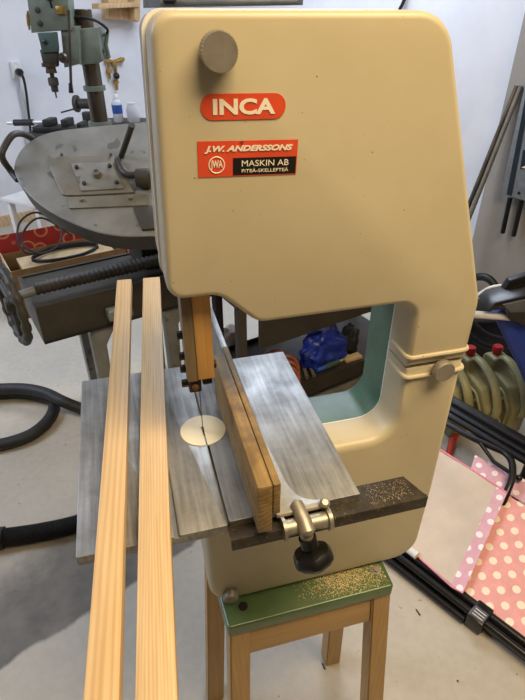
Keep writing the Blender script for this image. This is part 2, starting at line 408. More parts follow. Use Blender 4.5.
# table: two plates with a saw slot and a mitre groove, on a lower web
ZT = .961
b = NB()
for x0, x1 in ((-.113,.0678), (.0705,.247)):
    y0 = -.108 if x0 < 0 else -.1035
    prism(b, xy(rpoly([(x0,y0,.003),(x1,y0,.001),(x1,.249,.003),(x0,.249,.003)]), ZT-.0042), (0,0,-.0108))
for x0, x1, y0 in ((-.113,.0015,-.108), (.0075,.0678,-.108), (.0705,.247,-.1035)):
    prism(b, xy(rpoly([(x0,y0,.003),(x1,y0,.001),(x1,.249,.003),(x0,.249,.003)]), ZT), (0,0,-.004), .0012, 2)
TB = obj('table', b, M['alu_table'], SAW)
b = NB(); box(b, (-.02,.02,.90), (.04,.12,ZT-.0152), .004); obj('table_bracket', b, M['cast_alu'], TB)
cx, cy, rr = .067, .072, .034
pts = []
a0 = math.asin(.0013/rr)
for k in range(61):
    t = -math.pi/2+a0+(2*math.pi-2*a0)*k/60; pts.append((cx+rr*math.cos(t), cy+rr*math.sin(t)))
pts += [(cx-.0013, cy-.004), (cx-.0022, cy+.008), (cx+.0022, cy+.008), (cx+.0013, cy-.004)]
b = NB(); prism(b, xy(pts, ZT+.0009), (0,0,-.002)); ins = obj('throat_insert', b, M['insert'], TB)
b = NB(); prism(b, xy([(cx-.0024,cy-.012),(cx+.0024,cy-.012),(cx+.0028,cy+.009),(cx-.0028,cy+.009)], ZT+.0004), (0,0,-.001)); obj('burnt_slot', b, M['burn'], ins)
# guide rail of the fence
b = NB(); prism(b, [(.069,-.0985,.9515),(.069,-.124,.9515),(.337,-.124,.9515),(.322,-.082,.9515),(.250,-.082,.9515),(.250,-.0985,.9515)], (0,0,-.006), .001, 2)
box(b, (.069,-.1245,.931), (.337,-.118,.951), .001); obj('guide_rail', b, M['rail'], SAW)
# rip fence
b = NB(); box(b, (.119,-.112,ZT+.0005), (.129,.315,1.036), .001); FE = obj('rip_fence', b, M['alu_table'], SAW)
b = NB(); box(b, (.1005,-.131,ZT+.001), (.1188,.150,1.042), .0022); obj('fence_board', b, M['fence_wood'], FE)
b = NB(); box(b, (.1192,-.131,ZT+.03), (.1285,.17,1.0422), .002); obj('fence_backing_strip', b, M['fence_wood'], FE)
b = NB(); outl = smooth_path([(.139,.30,0),(.1395,.17,0),(.148,.06,0),(.1545,-.02,0),(.158,-.066,0),(.165,-.088,0),(.178,-.099,0),(.196,-.104,0)], 6)
prism(b, [(.1292,.30,ZT+.006)]+[(p.x,p.y,ZT+.006) for p in outl]+[(.196,-.114,ZT+.006),(.1292,-.114,ZT+.006)], (0,0,-.0055), .002, 2)
obj('fence_flange', b, M['cast_alu'], FE)
b = NB()
lathe(b, [(.0145,0),(.0145,.004),(.0105,.005),(.0105,.058),(.0145,.059),(.0145,.064)], (.1335,-.124,.952), (1,0,0), 24)
tube(b, [(.1575,-.101,.966),(.158,-.104,.9675),(.1605,-.128,.9625),(.1615,-.139,.956),(.162,-.142,.953)], [.005,.0088,.0095,.0105,.006], 18)
cyl(b, (.1612,-.132,.955), (.1625,-.1405,.938), .0085, 18)
lathe(b, [(.005,0),(.007,.006),(.004,.009)], (.1925,-.112,.966), (0,-.4,1), 14)
obj('fence_clamp', b, M['cast_alu'], FE)
b = NB(); ax = Vector((.18,-.42,-.9)); P = Vector((.1622,-.1375,.944))
lathe(b, [(.0115,0),(.0115,.013),(.009,.014),(.009,.017),(.022,.020),(.0255,.026),(.026,.032),(.022,.038),(.0,.041)], P, ax, 40, lambda k: 1+.03*math.cos(6*2*math.pi*k/40)); obj('clamp_knob', b, M['black_plastic'], FE)

# ================================================================== stand
ST = thing('machine_stand', (.22,.05,0), 'four-legged wooden stand with a green steel top carrying the band saw', 'stand')
b = NB(); prism(b, xy(rpoly([(.068,-.046,.006),(.377,-.046,.006),(.383,.15,.006),(.058,.15,.006)]), .6165), (0,0,-.026), .004, 3); TP = obj('top_plate', b, M['green_plate'], ST)
b = NB(); lathe(b, [(.0085,0),(.0085,.0008)], (.102,-.014,.6165), ZUP, 20); obj('bolt_hole', b, M['sticker_black'], TP)
b = NB(); lathe(b, [(.009,0),(.009,.002),(.0055,.0021),(.0055,.006),(.0,.006)], (.358,-.010,.6165), ZUP, 20); obj('plate_bolt', b, M['nickel'], TP)
legs = [((.090,-.024), (.067,-.070), 1), ((.358,-.024), (.390,-.070), 1), ((.076,.125), (.048,.135), 0), ((.352,.125), (.372,.142), 0)]
for (tx, ty), (fx, fy), k in legs:
    b = NB(); h = .0185
    T_ = [(tx-h,ty-h,.590),(tx+h,ty-h,.590),(tx+h,ty+h,.590),(tx-h,ty+h,.590)]; g = .0205
    F_ = [(fx-g,fy-g,0),(fx+g,fy-g,0),(fx+g,fy+g,0),(fx-g,fy+g,0)]
    A = [b.verts.new(p) for p in T_]; B = [b.verts.new(p) for p in F_]
    b.faces.new(A); b.faces.new(B[::-1])
    for i in range(4): b.faces.new((A[i],B[i],B[(i+1)%4],A[(i+1)%4]))
    bmesh.ops.recalc_face_normals(b, faces=b.faces); bmesh.ops.bevel(b, geom=list(b.edges), offset=.003, segments=2, affect='EDGES')
    obj('leg', b, M['stand_wood'], ST)
b = NB(); prism(b, [(.104,-.037,.589),(.340,-.037,.589),(.343,-.043,.510),(.100,-.043,.510)], (0,.02,0), .002, 2); obj('apron', b, M['apron_wood'], ST)
b = NB(); prism(b, [(.098,.112,.589),(.336,.112,.589),(.338,.114,.525),(.095,.114,.525)], (0,.02,0), .002, 2); obj('apron', b, M['apron_wood'], ST)

def dust(name, n, area, z, label, r=(.0003,.0009)):
    b = NB()
    for i in range(n):
        x, y = area(); s = random.uniform(*r)
        t = random.uniform(0,6.3); u = Vector((math.cos(t), math.sin(t), 0))*s*random.uniform(.8,2); w = Vector((-math.sin(t), math.cos(t), 0))*s; c = Vector((x,y,z+s*.3)); h = ZUP*s*.5
        P = [b.verts.new(c+q) for q in (u,w,-u,-w,h,-h*.6)]
        for i in range(4): b.faces.new((P[i],P[(i+1)%4],P[4])); b.faces.new((P[(i+1)%4],P[i],P[5]))
    return tag(obj(name, b, M['sawdust'], smooth=False), label, 'sawdust', kind='stuff')
def a1():
    while True:
        x, y = random.gauss(.300,.044), random.gauss(-.008,.02)
        if -.041 < y < .016 and .2 < x < .37 and abs(y+.010) < .03+.2*(x-.25): return x, y
dust('sawdust', 2600, a1, .6165, 'pale sawdust spilled on the right of the green stand top')
def a2(): return random.uniform(.258,.32), random.uniform(-.118,-.086)
dust('sawdust', 240, a2, .9515, 'thin sawdust on the dark fence rail', (.0002,.0005))

# ================================================================== the two strips of wood on the table
def strip(name, px_far, px_near, w, t, m, label):
    A, B = atZ(*px_far, ZT+t), atZ(*px_near, ZT+t); d = (B-A).normalized(); s = Vector((d.y*-1, d.x, 0)).normalized()
    if s.x < 0: s = -s
    L = (B-A).length+.06; z0 = Vector((0,0,-t+.0006))
    b = NB(); box(b, (0,-L,-t+.0006), (w,0,0), .0009)
    ang = math.atan2(-d.x*-1, -d.y*-1)
    o = obj(name, b, m)
    base = ORI[o.name]
    rot = Matrix.Rotation(math.atan2(d.x, -d.y), 4, 'Z')
    o.matrix_world = Matrix.Translation(A) @ rot @ Matrix.Translation(base)
    return tag(o, label, 'wood strip')
strip('wood_strip', (117,280), (83,700), .0315, .021, M['plank'], 'pale planed wood strip lying on the saw table, the left one with a small knot')
strip('wood_strip', (143,278), (135,700), .0372, .021, M['plank2'], 'pale planed wood strip lying on the saw table, the right one nearer the blade')

# ================================================================== metal-cutting band saw behind, on the left
BU, BW = az(57.8), az(-32.2)
P0 = atF(45, 344.6, 1.62)
MS = thing('metal_bandsaw', (P0.x+.4, P0.y+.3, 0), 'grey horizontal metal-cutting band saw with a rounded arm and a handwheel', 'band saw')
def loc(u, w, z): return P0+BU*u+BW*w+ZUP*z
def lbox(bm, lo, hi, bev=0):
    T = Matrix(((BU.x,BW.x,0,P0.x),(BU.y,BW.y,0,P0.y),(0,0,1,P0.z),(0,0,0,1)))
    return box(bm, lo, hi, bev, T)
b = NB(); lbox(b, (0,0,0), (0.62,.30,.012)); lbox(b, (0,0,.0), (.62,.012,.152)); lbox(b, (0,.288,0), (0.62,.30,.152)); lbox(b, (0,.012,.0), (.012,.288,.152)); lbox(b, (.608,.012,0), (1.15,.288,.152))
lbox(b, (.012,.012,.135), (.608,.288,.146)); bed = obj('bed', b, M['machine_dark'], MS)
b = NB(); lbox(b, (.235,-.05,.045), (.33,0,.085), .006); obj('bed_lug', b, M['machine'], bed)
for u, w in ((.17,.02), (.17,.22), (.48,.02), (.48,.22)):
    b = NB(); zf = -P0.z
    prism(b, [loc(u,w,-.0), loc(u+.11,w,-.0), loc(u+.055,w,-.09), loc(u+.045,w,zf), loc(u+.0,w,zf)], BW*.05, .004, 2, True)
    obj('leg', b, M['machine'], MS)
# lead screw with its folded cover, hub and handwheel
S0, S1 = loc(.02,.05,.20), loc(.60,.05,.20)
b = NB(); n = 64; pts = [S0.lerp(S1, k/n) for k in range(n+1)]; tube(b, pts, [.026 if k % 2 else .021 for k in range(n+1)], 14); obj('screw_cover', b, M['machine_dark'], MS)
b = NB(); cyl(b, loc(-.06,.05,.185), loc(.03,.05,.195), .016); obj('screw_shaft', b, M['machine'], MS)
HC = loc(-.065,.045,.165)
b = NB(); x_, y_ = frame3(BU+BW*.1, ZUP)
tube(b, [HC+(x_*math.cos(t)+y_*math.sin(t))*.136 for t in [2*math.pi*k/64 for k in range(64)]], [.0135 if k % 4 < 2 else .0175 for k in range(64)], 10, True)
for k in range(3):
    t = 2*math.pi*k/3+.4; cyl(b, HC, HC+(x_*math.cos(t)+y_*math.sin(t))*.132, .0105, 10)
lathe(b, [(.026,-.022),(.03,-.012),(.03,.02),(.02,.03)], HC, BU, 24)
obj('handwheel', b, M['machine_dark'], MS)
# saw arm: rounded flat guard, leaning towards us
AP = atF(80,178,1.72); AN = (ZUP*math.cos(R(33))-FH*math.sin(R(33))).normalized()
def onA(x, y, h=0): return onplane(x, y, AP+AN*h, AN)
arm_px = [(14,172),(15,160),(21,149),(31,140),(45,133.5),(62,129.5),(85,127),(110,124.5),(145,121.5),(190,119.5),(228,130),(246,160),(236,205),(200,234),(150,236),(128,236.5),(112,235),(95,231.5),(78,225.5),(60,217.5),(44,208),(31,197.5),(21,186)]
sm = smooth_path([onA(*p) for p in arm_px], 4, True)
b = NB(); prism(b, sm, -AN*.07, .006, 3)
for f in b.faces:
    if abs(f.normal.dot(AN)) < .6: f.material_index = 1  # shade of the downward rim is put into its darker colour
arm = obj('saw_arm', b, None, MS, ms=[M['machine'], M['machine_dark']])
def apoly(bm, px, h, t, bev=.0015): prism(bm, [onA(x, y, h) for x, y in px], -AN*t, bev, 2)
b = NB(); apoly(b, [(48,154),(52,158),(60,156),(113,155),(134,192),(78,195),(66,195),(62,194),(50,169)], .008, .008); obj('cover_plate', b, M['machine_light'], arm)
b = NB(); apoly(b, [(66,197),(147,194),(148,205),(69,208)], .007, .007); obj('cover_plate', b, M['machine_light'], arm)
b = NB(); apoly(b, [(70.5,163),(111,162),(124,188),(81,190.5)], .0135, .006); obj('adjusting_plate', b, M['machine'], arm)
for x, y, r in ((77,168,.0065),(110,166.5,.0065),(84.6,184,.0065),(117,183,.0065)):
    b = NB(); lathe(b, [(r,0),(r,.007),(r*.8,.009)], onA(x,y,.0135), AN, 14); obj('screw', b, M['machine_dark'], arm)
for x, y, r in ((82,200.5,.007),(131,198.7,.007),(62,155,.005),(111,155,.005)):
    b = NB(); lathe(b, [(r,0),(r,.007),(r*.8,.009)], onA(x,y,.007), AN, 14); obj('screw', b, M['machine_light'], arm)
b = NB(); lathe(b, [(.013,0),(.013,.02),(.008,.021),(.008,.016),(0,.016)], onA(98,176,.0135), AN, 18); obj('tension_bolt', b, M['machine_light'], arm)
b = NB(); L0 = onA(121,157,.0); tube(b, [L0, atF(127,140,1.74), atF(132,125,1.70)], .0095, 12); obj('lever', b, M['machine_dark'], MS)
b = NB(); tube(b, smooth_path([onA(118,160,.01), onA(124,172,.02), onA(133,175,.02), onA(150,173,.02)], 4), [.012]*13, 12)
for q in ((143,178),): lathe(b, [(.028,-.02),(.03,-.01),(.03,.02),(.02,.03)], onA(*q,.03), RT, 16)
obj('blade_clamp', b, M['machine_dark'], MS)
b = NB(); apoly(b, [(133,207),(152,205),(156,228),(142,229)], .012, .012); obj('guide_pad', b, M['machine_dark'], arm)
b = NB(); tube(b, smooth_path([onA(18,180,-.03), onA(10,170,-.02), atF(2,157,1.74), atF(5,146,1.76), atF(13,135,1.8), atF(23,134,1.85), onA(33,139,-.025)], 5), .0105, 12); obj('lift_handle', b, M['machine_dark'], MS)
# pivot post carrying the arm at the far end
b = NB(); lbox(b, (.44,.10,.152), (.60,.26,.47), .01); obj('pivot_post', b, M['machine_dark'], MS)

# ================================================================== carton with cables behind it
cz = .02
CB = thing('carton', (0,0,0), 'open brown cardboard carton with a red patterned flap, behind the grey handwheel', 'box')
Q = atF(11,272,2.6); ORI[CB.name] = Vector((Q.x,Q.y,0)); CB.location = (Q.x,Q.y,0)
def qbox(bm, lo, hi, bev=0):
    T = Matrix(((BU.x,BW.x,0,Q.x),(BU.y,BW.y,0,Q.y),(0,0,1,0),(0,0,0,1))); return box(bm, lo, hi, bev, T)
b = NB(); h = Q.z
qbox(b, (0,0,0), (.64,.006,h)); qbox(b, (0,.30,0), (.64,.306,h-.01)); qbox(b, (.634,.006,0), (.64,.30,h)); qbox(b, (0,.006,.001), (.634,.30,.007)); obj('carton_body', b, M['card'], CB)
b = NB(); qbox(b, (-.006,.0,0), (0,.306,h)); obj('carton_side', b, M['card_pale'], CB)
m, nt, bs = nodes('red print with gold scrolls'); bs.inputs['Roughness'].default_value = .6
tc = nt.nodes.new('ShaderNodeTexCoord'); vo = nt.nodes.new('ShaderNodeTexVoronoi'); vo.inputs['Scale'].default_value = 11
nt.links.new(tc.outputs['Object'], vo.inputs['Vector'])
rp = ramp(nt, vo.outputs['Distance'], [(.36, srgb((150,32,26))), (.40, srgb((190,120,84))), (.46, srgb((190,120,84))), (.50, srgb((150,32,26)))])
nt.links.new(rp.outputs['Color'], bs.inputs['Base Color']); M['red_print'] = m
b = NB(); qbox(b, (-.06,.307,.05), (.60,.313,h+.10)); obj('printed_flap', b, M['red_print'], CB)
def ql(u, w, z): return Vector((Q.x,Q.y,0))+BU*u+BW*w+ZUP*z
b = NB(); qbox(b, (.07,.03,h-.055), (.6,.28,h-.04)); tag(obj('plywood_board', b, M['ply']), 'pale plywood board lying inside the open carton', 'board')
b = NB(); qbox(b, (.07,.03,.008), (.6,.28,h-.0555)); tag(obj('packing_block', b, M['card']), 'brown packing block under the plywood board in the carton', 'box')
pts = [ql(.14+.2*(1+math.cos(t))*(.95+.02*math.sin(3*t)), .155+.095*math.sin(t), h-.03+.012*t/6.3) for t in [6.3*2.3*k/60 for k in range(61)]]
pts += smooth_path([pts[-1], ql(.13,.12,h+.03), ql(.09,.14,h+.10), ql(.13,.2,h+.19), ql(.24,.26,h+.21), ql(.34,.24,h+.12), ql(.30,.16,h+.04), ql(.18,.10,h+.03), ql(.11,.15,h+.09), ql(.17,.22,h+.16), ql(.27,.26,h+.17), ql(.40,.22,h+.05)], 8)[1:]
b = NB(); tube(b, pts, .006, 8); tag(obj('power_cable', b, M['cable']), 'coiled black cable lying in the open carton', 'cable')
b = NB(); hp = h+.01; qbox(b, (.655,.02,0), (.95,.24,hp), .003); tag(obj('pink_box', b, M['pink_cloth']), 'pink box beside the carton under the sheet of white paper', 'box')
b = NB(); prism(b, [ql(.68,.05,hp+.0018), ql(.86,.03,hp+.0018), ql(.90,.18,hp+.0018), ql(.74,.22,hp+.0018)], (0,0,-.0012)); tag(obj('paper_sheet', b, M['paper']), 'sheet of white paper lying on the pink box', 'paper')

# ================================================================== pillar drill in the corner
DD = 3.4
dc = atF(100.5,126,DD)
DR = thing('drill_press', (dc.x, dc.y, 0), 'grey-green pillar drill with a steel column, by the far wall', 'drill press')
top = atF(84,9,DD+.01); cxy = Vector((dc.x,dc.y,0))
cr = .049
b = NB(); lathe(b, [(cr,.04),(cr,top.z-.004),(cr-.004,top.z)], cxy, ZUP, 28); obj('column', b, M['column'], DR)
b = NB(); lathe(b, [(.22,0),(.22,.03),(.09,.04),(.085,.09),(.0,.09)], cxy, ZUP, 32); obj('base', b, M['drill'], DR)
zc = atF(96,88,DD).z
b = NB(); lathe(b, [(cr+.001,0),(cr+.014,.002),(cr+.014,.026),(cr+.001,.028)], cxy+ZUP*(zc-.014), ZUP, 28); obj('collar', b, M['drill'], DR)
b = NB(); slab(b, [(60,27),(78,26),(80,64),(64,68)], DD-.11, .16, .008, True); obj('gear_housing', b, M['drill'], DR)
b = NB(); slab(b, [(75,29),(98,27),(102,60),(96,64),(79,65)], DD-.075, .15, .012, True); obj('column_clamp', b, M['drill'], DR)
b = NB(); slab(b, [(25,-14),(67,-16),(71,30),(31,33)], DD-.13, .10, .008, True); hd = obj('motor_head', b, M['drill'], DR)
for x, y in ((37.5,10),(40,23.5)):
    b = NB(); lathe(b, [(.014,0),(.014,.006),(.010,.008),(.0,.008)], atF(x,y,DD-.13), -FH, 16); obj('vent_cap', b, M['machine_dark'], hd)
b = NB(); slab(b, [(25.5,14),(29.5,13),(31,25),(27,26)], DD-.06, .04, .003, True); slab(b, [(26.5,11),(28,11),(30,30),(28.5,30)], DD-.07, .01); obj('side_latch', b, M['brass'], hd)
b = NB(); slab(b, [(55,6),(64,6),(65,14),(56,14)], DD-.15, .03, .003); obj('terminal_block', b, M['brass'], hd)
b = NB(); lathe(b, [(.006,0),(.006,.03),(.015,.034),(.017,.048),(.010,.06),(0,.062)], atF(52,8,DD-.14), (ZUP-FH*.3), 16); obj('switch_knob', b, M['black_plastic'], hd)
b = NB(); slab(b, [(37,33),(56,32),(58,48),(57,52),(42,53)], DD-.16, .03, .006, True); obj('gear_cover', b, M['drill_teal'], hd)
b = NB(); lathe(b, [(.012,0),(.014,.006),(.007,.01)], atF(45,42,DD-.16), -FH, 14); obj('cover_knob', b, M['black_plastic'], hd)
b = NB(); slab(b, [(39,50),(57,48),(57,66),(43,67)], DD-.145, .05, .012, True); obj('quill_housing', b, M['machine_dark'], DR)
sp = atF(53,80,DD-.12)
zs = lambda y: atF(53,y,DD-.12).z
b = NB(); lathe(b, [(.03,zs(73)),(.026,zs(67)),(.045,zs(66.5)),(.045,zs(63))], (sp.x,sp.y,0), ZUP, 20); obj('spindle_nose', b, M['column'], DR)
b = NB(); lathe(b, [(.014,zs(92)),(.019,zs(91.5)),(.020,zs(86)),(.028,zs(85)),(.028,zs(79)),(.024,zs(77.5)),(.012,zs(77)),(.012,zs(70))], (sp.x,sp.y,0), ZUP, 20); obj('drill_chuck', b, M['machine_dark'], DR)
b = NB(); lathe(b, [(.004,zs(98)),(.005,zs(91)),(.004,zs(88))], (sp.x,sp.y,0), ZUP, 10); obj('drill_bit', b, M['steel_dark'], DR)
b = NB(); lathe(b, [(.024,0),(.026,.02),(.026,.06),(.018,.07)], atF(66.5,57,DD-.11), -FH, 20); lathe(b, [(.010,.07),(.010,.09),(0,.092)], atF(66.5,57,DD-.11), -FH, 14); obj('feed_hub', b, M['column'], DR)
b = NB(); tube(b, [atF(68.5,10,DD-.2), atF(70,52,DD-.2), atF(71,84,DD-.22)], .0075, 10); hb = obj('feed_lever', b, M['column'], DR)
b = NB(); tube(b, [atF(70.5,83,DD-.22), atF(71.2,93,DD-.225)], [.010,.013], 12); obj('lever_grip', b, M['black_plastic'], hb)
b = NB(); tube(b, smooth_path([atF(73,17,DD-.05), atF(84,17.5,DD-.06), atF(97,21,DD-.05), atF(107,29,DD-.03), atF(107,34,DD)], 7), .008, 10); obj('drill_cable', b, M['cable'], DR)
b = NB(); tube(b, [atF(107,34,DD), atF(106,45,DD), atF(109,58,DD)], .011, 10); cyl(b, atF(98,35,DD), atF(107,34,DD), .01); cyl(b, atF(101,57,DD), atF(109,57,DD), .01); tube(b, [atF(101,37,DD-.03), atF(101.5,47,DD-.03)], .006, 8); obj('crank_arm', b, M['drill'], DR)
b = NB(); q = atF(101.5,51,DD-.03); bmesh.ops.create_uvsphere(b, u_segments=14, v_segments=10, radius=.017, matrix=Matrix.Translation(q)); obj('crank_knob', b, M['black_plastic'], DR)
# drill table with its arm
tc_ = atF(61,131,DD-.30)
b = NB(); lathe(b, [(.04,-.10),(.06,-.04),(.165,-.025),(.17,-.02),(.17,0),(0,0)], tc_, ZUP, 36)
obj('drill_table', b, M['iron'], DR)
b = NB(); tube(b, [tc_+ZUP*-.05, Vector((dc.x,dc.y,tc_.z-.05))], .03, 12); lathe(b, [(cr+.02,0),(cr+.02,.1)], Vector((dc.x,dc.y,tc_.z-.10)), ZUP, 20); obj('table_arm', b, M['drill'], DR)
# machine vise on the drill table
VS = thing('machine_vise', tc_, 'dark drill vise with a black-sleeved handle on the drill table', 'vise')
b = NB(); s = Matrix.Translation(tc_) @ Matrix.Rotation(-YAW-.1, 4, 'Z')
box(b, (-.14,-.05,.001), (.14,.05,.028), .004, s); box(b, (.03,-.05,.028), (.065,.05,.066), .004, s); box(b, (.115,-.045,.028), (.14,.045,.05), .004, s); obj('vise_body', b, M['iron'], VS)
b = NB(); box(b, (-.075,-.05,.028), (-.03,.05,.064), .005, s); obj('vise_jaw', b, M['iron'], VS)
b = NB(); tube(b, [s @ Vector((-.07,0,.045)), s @ Vector((-.30,0,.036))], .010, 10); obj('vise_screw', b, M['chrome'], VS)
b = NB(); tube(b, [s @ Vector((-.15,0,.042)), s @ Vector((-.26,0,.038))], .017, 12); obj('handle_sleeve', b, M['rubber'], VS)

# small dark grinder on a bracket shelf behind the column, spray bottle and jar, brass valve
shz = atF(118,122,3.8).z
def onSh(x, y): return atZ(x, y, shz)
t0, t1 = atF(76,122,3.72), atF(160,122,3.72)
SH = thing('tool_trolley', (t0.x,t0.y,0), 'narrow dark steel trolley behind the drill column, with a bottle on it', 'trolley')
b = NB(); t0 = Vector((t0.x,t0.y,shz)); t1 = Vector((t1.x,t1.y,shz)); prism(b, [t0,t1,t1+FH*.24,t0+FH*.24], (0,0,-.03), .004, 2); obj('trolley_top', b, M['machine_dark'], SH)
for p in (t0+RT*.01, t1-RT*.04, t0+RT*.01+FH*.20, t1-RT*.04+FH*.20):
    b = NB(); prism(b, [p+ZUP*-.03, p+RT*.03-ZUP*.03, p+RT*.03+FH*.03-ZUP*.03, p+FH*.03-ZUP*.03], ZUP*-(shz-.03)); obj('leg', b, M['machine_dark'], SH)
bc = onSh(119,122); sc = .95
BO = thing('spray_bottle', bc, 'clear bottle with a blue label and white cap, right of the drill column', 'bottle')
b = NB(); lathe(b, [(.030,.001),(.033,.006),(.033,.115),(.024,.135),(.013,.142)], bc, ZUP, 24); obj('bottle_body', b, M['clear'], BO)
b = NB(); lathe(b, [(.0335,.055),(.0335,.108)], bc, ZUP, 24); obj('bottle_label', b, M['blue_label'], BO)
b = NB(); lathe(b, [(.016,.142),(.016,.165),(.013,.17),(0,.17)], bc, ZUP, 20); obj('bottle_cap', b, M['white_plastic'], BO)
jc = onSh(134,122)
b = NB(); lathe(b, [(.036,.001),(.04,.008),(.04,.09),(.03,.105),(.03,.118),(0,.118)], jc, ZUP, 24); tag(obj('plastic_jar', b, M['clear']), 'cloudy clear jar between the blue-labelled bottle and the cream saw', 'jar')
g0 = onSh(86,121.5); GV = thing('bench_grinder', g0, 'small dark bench grinder half hidden left of the drill column', 'grinder')
s = Matrix.Translation(g0) @ Matrix.Rotation(-R(20), 4, 'Z') @ Matrix.Translation((.02,0,0))
b = NB(); box(b, (-.03,-.03,.001), (.03,.03,.06), .004, s); lathe(b, [(.028,-.05),(.032,-.045),(.032,.045),(.028,.05)], s @ Vector((0,0,.11)), s.to_3x3() @ Vector((1,0,0)), 20); obj('motor_body', b, M['machine_dark'], GV)
b = NB(); lathe(b, [(.05,-.075),(.053,-.07),(.053,-.054),(.05,-.051)], s @ Vector((0,0,.11)), s.to_3x3() @ Vector((1,0,0)), 24); obj('wheel_guard', b, M['machine_dark'], GV)
b = NB(); cyl(b, s @ Vector((-.06,-.03,.085)), s @ Vector((-.16,-.05,.062)), .005); obj('tool_rest', b, M['cable'], GV)
bv0 = onL(112,63,.03)
BV = thing('brass_valve', bv0, 'brass pipe valve with a black knob on the far wall', 'valve')
k = (onL(122,63,.03)-onL(112,63,.03)).length/10
def bw(x, y): return onL(x, y, .03)
b = NB(); tube(b, [bw(105,60), bw(113,62), bw(124,59)], .013, 10); tube(b, [bw(108,61), bw(109,72), bw(110,79)], .010, 10); tube(b, [bw(115,62), bw(116,75), bw(117,90)], .012, 10)
for q in ((107,60),(114,63),(121,60),(109,71),(116,82)): lathe(b, [(.018,-.018),(.021,0),(.018,.018)], bw(*q), WR, 8)
obj('valve_body', b, M['brass'], BV)
b = NB(); bmesh.ops.create_uvsphere(b, u_segments=14, v_segments=10, radius=.026, matrix=Matrix.Translation(onL(116.5,76,.06))); obj('valve_knob', b, M['black_plastic'], BV)

# ================================================================== things on the far wall
SK = thing('wall_outlet', onL(16.5,68,0), 'white double wall outlet with a black plug in its lower socket', 'outlet')
b = NB(); prism(b, [onL(x,y,.03) for x,y in ((10.5,62),(19.5,59.5),(23,75),(14,78.5))], WR*.029, .005, 2); obj('outlet_plate', b, M['white_plastic'], SK)
for q in ((16,66.5),(18,72)):
    b = NB(); lathe(b, [(.026,0),(.026,.003),(.021,.003),(.020,.001),(0,.001)], onL(*q,.03), -WR, 24); obj('socket', b, M['white_plastic'], SK)
PG = thing('power_plug', onL(19,72.5,.035), 'black plug and cable hanging from the white wall outlet', 'plug')
b = NB(); lathe(b, [(.024,0),(.026,.01),(.026,.04),(.016,.055),(.0,.056)], onL(18.3,72,.032), -WR, 20); obj('plug_body', b, M['black_plastic'], PG)
b = NB(); tube(b, smooth_path([onL(20.5,73,.085), onL(23,77,.085), onL(25,85,.05), onL(27,98,.03), onL(28.5,112,.03), onL(30.5,130,.03), onL(33,170,.03)], 7), .009, 8); obj('plug_cable', b, M['cable'], PG)
b = NB(); tube(b, smooth_path([onL(18.5,79,.02), onL(20,92,.02), onL(23.5,110,.02), onL(26,132,.02), onL(28,170,.02)], 6), .007, 8); tag(obj('wall_cable', b, M['cable_grey']), 'pale grey cable running down the wall below the outlet', 'cable')
WS = thing('wall_shelf', onL(122,20,0), 'small pine wall shelf above the brass valve', 'shelf')
b = NB(); prism(b, [onL(x,y,.12) for x,y in ((108,-10),(141,-12),(140,21),(109,19))], WR*.119, .004, 2); obj('shelf_back', b, M['pine_shelf'], WS)
b = NB(); prism(b, [onL(x,y,.24) for x,y in ((99,3.5),(139,2),(139,7),(99,9))], WR*.119, .004, 2); obj('shelf_board', b, M['pine_shelf'], WS)
b = NB(); prism(b, [onL(x,y,.22) for x,y in ((134,-6),(139,-6),(139,22),(135,20))], WR*.099, .003, 2); obj('shelf_bracket', b, M['pine_shelf'], WS)
# grey steel cabinet on straps from the ceiling, its underside just above the saw
CBn = thing('hanging_cabinet', onplane(223,6,CAM+FH*3.3,FH), 'long grey steel cabinet hung from the ceiling just above the cream saw', 'cabinet')
b = NB(); prism(b, [onplane(x,y,CAM+FH*3.3,FH) for x,y in ((140,-40),(306,-42),(303,5.2),(143,8.0))], FH*.28, .01, 2); obj('cabinet_body', b, M['toolbox'], CBn)
b = NB(); prism(b, [onplane(x,y,CAM+FH*3.29,FH) for x,y in ((160,0.5),(298,-.5),(298,3.4),(160,5.2))], FH*.02, .004, 2); obj('cabinet_lip', b, M['machine_light'], CBn)
b = NB(); prism(b, [onplane(x,y,CAM+FH*3.27,FH) for x,y in ((162,0),(176,0),(174,4.6),(165,4.8))], FH*.03, .004, 2); obj('cabinet_catch', b, M['black_plastic'], CBn)
for x in (165,283):
    p = onplane(x,-30,CAM+FH*3.42,FH); b = NB(); box(b, (p.x-.015,p.y-.003,p.z-.0), (p.x+.015,p.y+.003,2.648)); obj('hanging_strap', b, M['machine_light'], CBn)
b = NB(); tube(b, smooth_path([onR(410,-30,.02), onR(406,-6,.02), onR(403,3,.02), onR(398,14,.02), onR(396,30,.02)], 5), .010, 8); tag(obj('wall_cable', b, M['cable']), 'black cable hanging on the wall above the top right of the saw', 'cable')
# white stool by the carton
so = atF(17,243,3.35)
WSt = thing('white_stool', (so.x,so.y,0), 'white stool standing by the skirting behind the carton', 'stool')
zz_ = atF(16,201,3.35).z
r0 = Vector((so.x,so.y,0))
b = NB(); T = Matrix.Translation(r0) @ Matrix.Rotation(-YAW-R(30), 4, 'Z')
box(b, (-.02,-.02,zz_-.0), (.30,.26,zz_+.025), .006, T); obj('seat', b, M['white_plastic'], WSt)
for u, v in ((0,0),(.26,0),(0,.22),(.26,.22)):
    b = NB(); box(b, (u,v,0), (u+.035,v+.035,zz_), .003, T); obj('leg', b, M['white_plastic'], WSt)

